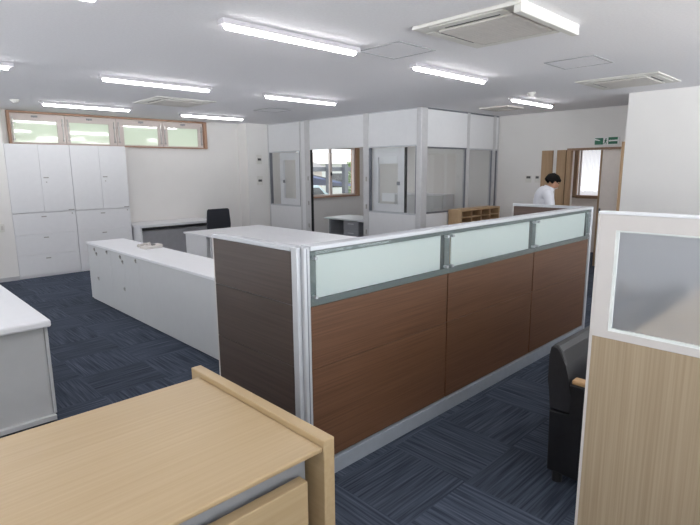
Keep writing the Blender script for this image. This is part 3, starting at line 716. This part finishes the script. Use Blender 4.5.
# exit sign
t = root('exit_sign', 'green and white emergency exit sign above the doorway', 'exit sign', (8.88, 3.20, 2.0))
ey0, ey1, ez0, ez1 = 3.01, 3.385, 2.005, 2.125
part('sign_plate', BM((8.87, 8.899, ey0, ey1, ez0, ez1), bev=.003), 'signw', t)
gx = 8.866
def tile(y0, y1, z0, z1, m, nm, x=gx): part(nm, BM((x, 8.8695 if x == gx else gx-.0002, y0, y1, z0, z1)), m, t)
tile(3.245, 3.375, ez0+.008, ez1-.008, 'green', 'green_field')
tile(3.025, 3.165, ez0+.012, ez1-.002, 'green', 'green_field')
b = bmesh.new(); prism(b, [(3.375, 2.108), (3.29, 2.082), (3.30, 2.072), (3.375, 2.085)], 0, 8.8635, 8.8658); part('white_stroke', b, 'signw', t)
b = bmesh.new(); prism(b, [(3.025, 2.06), (3.135, 2.06), (3.135, 2.05), (3.165, 2.068), (3.135, 2.086), (3.135, 2.078), (3.025, 2.082)], 0, 8.8635, 8.8658); part('white_arrow', b, 'signw', t)
b = bmesh.new()       # running figure
def seg2(p, q, r):
    p, q = Vector(p), Vector(q); d = (q-p).normalized(); n = Vector((-d.y, d.x))*r
    prism(b, [tuple(p+n), tuple(q+n), tuple(q-n), tuple(p-n)], 0, 8.8655, 8.8698)
cyl(b, (8.8655, 3.203, 2.098), (8.8698, 3.203, 2.098), .011, 12)
seg2((3.205, 2.086), (3.210, 2.052), .009); seg2((3.208, 2.080), (3.185, 2.064), .004); seg2((3.206, 2.08), (3.228, 2.068), .004)
seg2((3.212, 2.054), (3.192, 2.036), .005); seg2((3.192, 2.036), (3.196, 2.018), .004); seg2((3.210, 2.054), (3.226, 2.032), .005); seg2((3.226, 2.032), (3.236, 2.022), .004)
part('running_figure', b, 'green', t)

# ================================================================ MAN
def skin_mesh(name, nodes, edges, mat, parent, sub=2):
    """nodes: name -> (point, radius); first node is the root"""
    names = list(nodes); me = bpy.data.meshes.new(name)
    me.from_pydata([Vector(nodes[n][0])-ORG[parent] for n in names], [(names.index(a), names.index(b)) for a, b in edges], [])
    tmp = bpy.data.objects.new(name, me); COL.objects.link(tmp)
    md = tmp.modifiers.new('s', 'SKIN'); md.use_smooth_shade = True
    for i, n in enumerate(names):
        r = nodes[n][1]; sv = me.skin_vertices[0].data[i]
        sv.radius = (r, r) if not isinstance(r, tuple) else r; sv.use_root = (i == 0)
    sd = tmp.modifiers.new('d', 'SUBSURF'); sd.levels = sub; sd.render_levels = sub
    dg = bpy.context.evaluated_depsgraph_get()
    out = bpy.data.meshes.new_from_object(tmp.evaluated_get(dg)); bpy.data.objects.remove(tmp)
    out.name = name; out.materials.clear(); out.materials.append(MT[mat])
    for p in out.polygons: p.use_smooth = True
    o = bpy.data.objects.new(name, out); COL.objects.link(o); o.parent = parent; ORG[o] = ORG[parent]
    return o
mb = Vector((7.095, 3.335, 0)); mf = Vector((.70, -.714, 0)).normalized(); ml = Vector((-mf.y, mf.x, 0))
man = root('person', 'man in a white shirt standing with head bowed beyond the partition', 'person', tuple(mb))
def P(f, l, z): return mb + mf*f + ml*l + Vector((0, 0, z))
nd = {'pelvis': (P(-.06, 0, .90), .115), 'waist': (P(-.06, 0, 1.02), .105), 'chest': (P(-.025, 0, 1.18), .115), 'upper': (P(.005, 0, 1.285), .10), 'neckb': (P(.035, 0, 1.355), .062), 'neck': (P(.065, 0, 1.385), .05),
      'jaw': (P(.115, 0, 1.405), .062), 'head': (P(.115, 0, 1.46), .082), 'crown': (P(.10, 0, 1.505), .062)}
ed = [('pelvis', 'waist'), ('waist', 'chest'), ('chest', 'upper'), ('upper', 'neckb'), ('neckb', 'neck'), ('neck', 'jaw'), ('jaw', 'head'), ('head', 'crown')]
for s, n in ((1, 'l'), (-1, 'r')):
    nd.update({'hip'+n: (P(-.05, .09*s, .86), .088), 'knee'+n: (P(-.02, .10*s, .48), .056), 'ankle'+n: (P(-.06, .10*s, .085), .038), 'toe'+n: (P(.10, .115*s, .035), .03),
               'sh'+n: (P(-.005, .165*s, 1.29), .056), 'el'+n: (P(.03, .225*s, 1.03), .042), 'wr'+n: (P(.25, .16*s, 1.01), .028), 'pa'+n: (P(.31, .145*s, 1.0), .026)})
    ed += [('pelvis', 'hip'+n), ('hip'+n, 'knee'+n), ('knee'+n, 'ankle'+n), ('ankle'+n, 'toe'+n), ('upper', 'sh'+n), ('sh'+n, 'el'+n), ('el'+n, 'wr'+n), ('wr'+n, 'pa'+n)]
    for k in range(4):
        o_ = (k-1.5)*.019; ln = (.068, .08, .076, .058)[k]
        nd.update({'f%d' % k+n: (P(.345, (.145-o_)*s, .998), .0095), 'g%d' % k+n: (P(.345+ln*.6, (.143-o_)*s, .985), .0085), 'h%d' % k+n: (P(.345+ln, (.142-o_)*s, .962), .007)})
        ed += [('pa'+n, 'f%d' % k+n), ('f%d' % k+n, 'g%d' % k+n), ('g%d' % k+n, 'h%d' % k+n)]
    nd.update({'t0'+n: (P(.30, (.145-.038)*s, .995), .011), 't1'+n: (P(.335, (.145-.055)*s, .985), .0085)})
    ed += [('pa'+n, 't0'+n), ('t0'+n, 't1'+n)]
nd['nose'] = (P(.185, 0, 1.40), .012); ed.append(('head', 'nose'))
body = skin_mesh('body', nd, ed, 'skin', man)
def garment(name, keep, off, mat):
    b = bmesh.new(); b.from_mesh(body.data); b.normal_update()
    nor = [v.normal.copy() for v in b.verts]
    dele = [v for v in b.verts if not keep((v.co+ORG[man]-mb).dot(mf), (v.co+ORG[man]-mb).z)]
    for v, n_ in zip(list(b.verts), nor): v.co += n_*off
    bmesh.ops.delete(b, geom=dele, context='VERTS')
    return part(name, b, mat, man, True, local=True)
garment('shirt', lambda f, z: .93 < z < 1.385 and f < .235, .016, 'shirt')
garment('trousers', lambda f, z: .06 < z < .965 and (f < .12 or z < .2), .013, 'trouser')
b = bmesh.new(); bmesh.ops.create_cone(b, cap_ends=False, segments=20, radius1=.082, radius2=.066, depth=.04, matrix=Matrix.Translation(P(.05, 0, 1.366)) @ mf.to_track_quat('X', 'Z').to_matrix().to_4x4() @ Matrix.Rotation(math.radians(25), 4, 'Y'))
bmesh.ops.solidify(b, geom=b.faces[:], thickness=.006); part('collar', b, 'shirt', man, True)
for s in (1, -1):
    c = P(.02, .108*s, 0); b = bmesh.new()
    ang = math.atan2(mf.y, mf.x)
    bmesh.ops.create_uvsphere(b, u_segments=16, v_segments=10, radius=1, matrix=Matrix.Translation(c+Vector((0, 0, .042))) @ Matrix.Rotation(ang, 4, 'Z') @ Matrix.Diagonal((.145, .05, .042, 1)))
    part('shoe', b, 'shoe', man, True)
# hair: cap of tufts over crown and back of the head, short sides
b = bmesh.new()
hc = P(.100, 0, 1.470)
Rm = Matrix.Rotation(math.atan2(mf.y, mf.x), 4, 'Z') @ Matrix.Rotation(math.radians(40), 4, 'Y')
bmesh.ops.create_uvsphere(b, u_segments=28, v_segments=18, radius=1)
dele = []
for v in b.verts:
    p = v.co.copy()
    if p.x > .45 and p.z < .42 or p.z < -.62: dele.append(v); continue
    if abs(p.y) > .5 and p.x > .05 and p.z < .0: dele.append(v); continue
    k = 1+.06*math.sin(9*p.x+4*p.y)*math.sin(11*p.y+3*p.z)
    v.co = Vector((p.x*.112*k, p.y*.096*k, p.z*.102*k))
bmesh.ops.delete(b, geom=dele, context='VERTS')
bmesh.ops.transform(b, matrix=Matrix.Translation(hc) @ Rm, verts=b.verts[:])
bmesh.ops.solidify(b, geom=b.faces[:], thickness=.012)
part('hair', b, 'hair', man, True)
b = bmesh.new()
for s in (1, -1):
    bmesh.ops.create_uvsphere(b, u_segments=10, v_segments=8, radius=1, matrix=Matrix.Translation(P(.098, .086*s, 1.435)) @ Rm @ Matrix.Diagonal((.018, .009, .03, 1)))
part('ears', b, 'skin', man, True)
for s in (1, -1):
    b = bmesh.new(); ball(b, P(.174, .03*s, 1.430), .007); part('eye', b, 'hair', man, True)
b = bmesh.new(); bmesh.ops.create_uvsphere(b, u_segments=10, v_segments=6, radius=1, matrix=Matrix.Translation(P(.158, 0, 1.375)) @ Rm @ Matrix.Diagonal((.010, .024, .006, 1))); part('mouth', b, 'arm', man, True)

# ================================================================ OUTDOORS
struct('ground', BM((-8, 40, 9.9, 45, -.3, -.1), (10.7, 40, -6, 9.9, -.3, -.1)), 'ground')
def shrub(x, y, h, r, label, nm='shrub', cat='shrub', group=None, z0=-.1, seed=1, cnt=420, ls=1):
    t = root(nm, label, cat, (x, y, z0), group)
    b = bmesh.new(); rnd = random.Random(seed)
    for k in range(cnt):
        a = rnd.uniform(0, 2*math.pi); u = rnd.random()**.5; zz = rnd.random()
        rr = r*u*(1-.35*zz); c = Vector((x+rr*math.cos(a), y+rr*math.sin(a), z0+.25+(h-.3)*zz))
        q = Matrix.Rotation(rnd.uniform(0, 6.3), 3, 'Z') @ Matrix.Rotation(rnd.uniform(.3, 1.4), 3, 'X'); s = rnd.uniform(.09, .17)*ls
        vs = [b.verts.new(c+q @ Vector(p)) for p in ((-s, 0, 0), (0, -s*.45, s*.1), (s, 0, 0), (0, s*.45, s*.1))]
        b.faces.new(vs)
    part('foliage', b, 'hedge' if nm == 'shrub' else 'leafp', t)
    b = bmesh.new(); cyl(b, (x, y, z0), (x, y, z0+h*.7), .05, 8, .02); part('stem', b, 'trunk', t)
for k, x in enumerate((1.0, 2.9, 4.7)):
    shrub(x, 12.0, 2.5+.3*(k % 2), .95, 'green shrub blurred behind the frosted strip windows', group='shrubs outside the strip windows', seed=k+3)
# carport
t = root('carport', 'carport with blue grey roof seen outside the glazed room window', 'carport', (13.6, 15, -.1))
b = bmesh.new(); prism(b, [(11.3, 1.60), (14.6, .98), (14.6, 1.04), (11.3, 1.66)], 1, 14.9, 18.6); part('roof', b, 'roofb', t)
b = bmesh.new()
for k in range(9): prism(b, [(11.3, 1.662), (14.6, 1.042), (14.6, 1.09), (11.3, 1.71)], 1, 14.95+.42*k, 15.07+.42*k)
part('roof_ribs', b, 'steel', t)
for x, y in ((13.25, 14.78), (14.1, 14.78), (12.0, 18.9)): part('post', BM((x-.09, x+.09, y-.09, y+.09, -.1, 1.85)), 'steel', t)
part('beam', BM((11.2, 14.7, 14.87, 14.899, 1.58, 1.74)), 'steel', t)
def car(x, y, mat, label):
    t = root('car', label, 'car', (x, y, -.1), 'cars parked outside')
    b = bmesh.new(); prism(b, [(x-1.9, .15), (x+1.9, .15), (x+1.95, .55), (x+1.1, .70), (x+.6, 1.15), (x-1.2, 1.18), (x-1.85, .75)], 1, y-.75, y+.75, bev=.08); part('car_body', b, mat, t)
    b = bmesh.new(); prism(b, [(x+.95, .73), (x+.55, 1.08), (x-1.1, 1.10), (x-1.5, .75)], 1, y-.76, y+.76); part('car_window', b, 'wing', t)
    for wx in (-1.2, 1.2):
        for wy in (-.7, .7):
            b = bmesh.new(); cyl(b, (x+wx, y+wy-.1, .2), (x+wx, y+wy+.1, .2), .3, 18); part('wheel', b, 'tyre', t)
car(10.35, 13.4, 'carb', 'pale blue car outside the glazed room window')
car(14.6, 20.2, 'card', 'dark car parked beyond the carport')
def house(x0, x1, y0, y1, h, rh, label, wm, rm):
    t = root('house', label, 'house', ((x0+x1)/2, (y0+y1)/2, -.1), 'houses outside')
    part('wall', BM((x0, x1, y0, y1, -.1, h)), wm, t)
    b = bmesh.new(); prism(b, [(y0-.5, h), (y1+.5, h), ((y0+y1)/2, h+rh)], 0, x0-.4, x1+.4); part('roof', b, rm, t)
    for k in range(2):
        xx = x0+(x1-x0)*(.25+.4*k); part('window', BM((xx, xx+1, y0-.03, y0-.001, .5, 1.4)), 'wing', t)
house(14.5, 19.2, 22, 27, 1.65, .75, 'house with grey roof beyond the carport', 'housew', 'roofg')
house(21.2, 27, 25, 30, 2.0, .8, 'white house on the right beyond the carport', 'signw', 'housew')
shrub(22.8, 23.0, 2.25, .8, 'green tree between the two houses outside', 'garden_tree', 'tree', seed=11, cnt=1500, ls=.6)
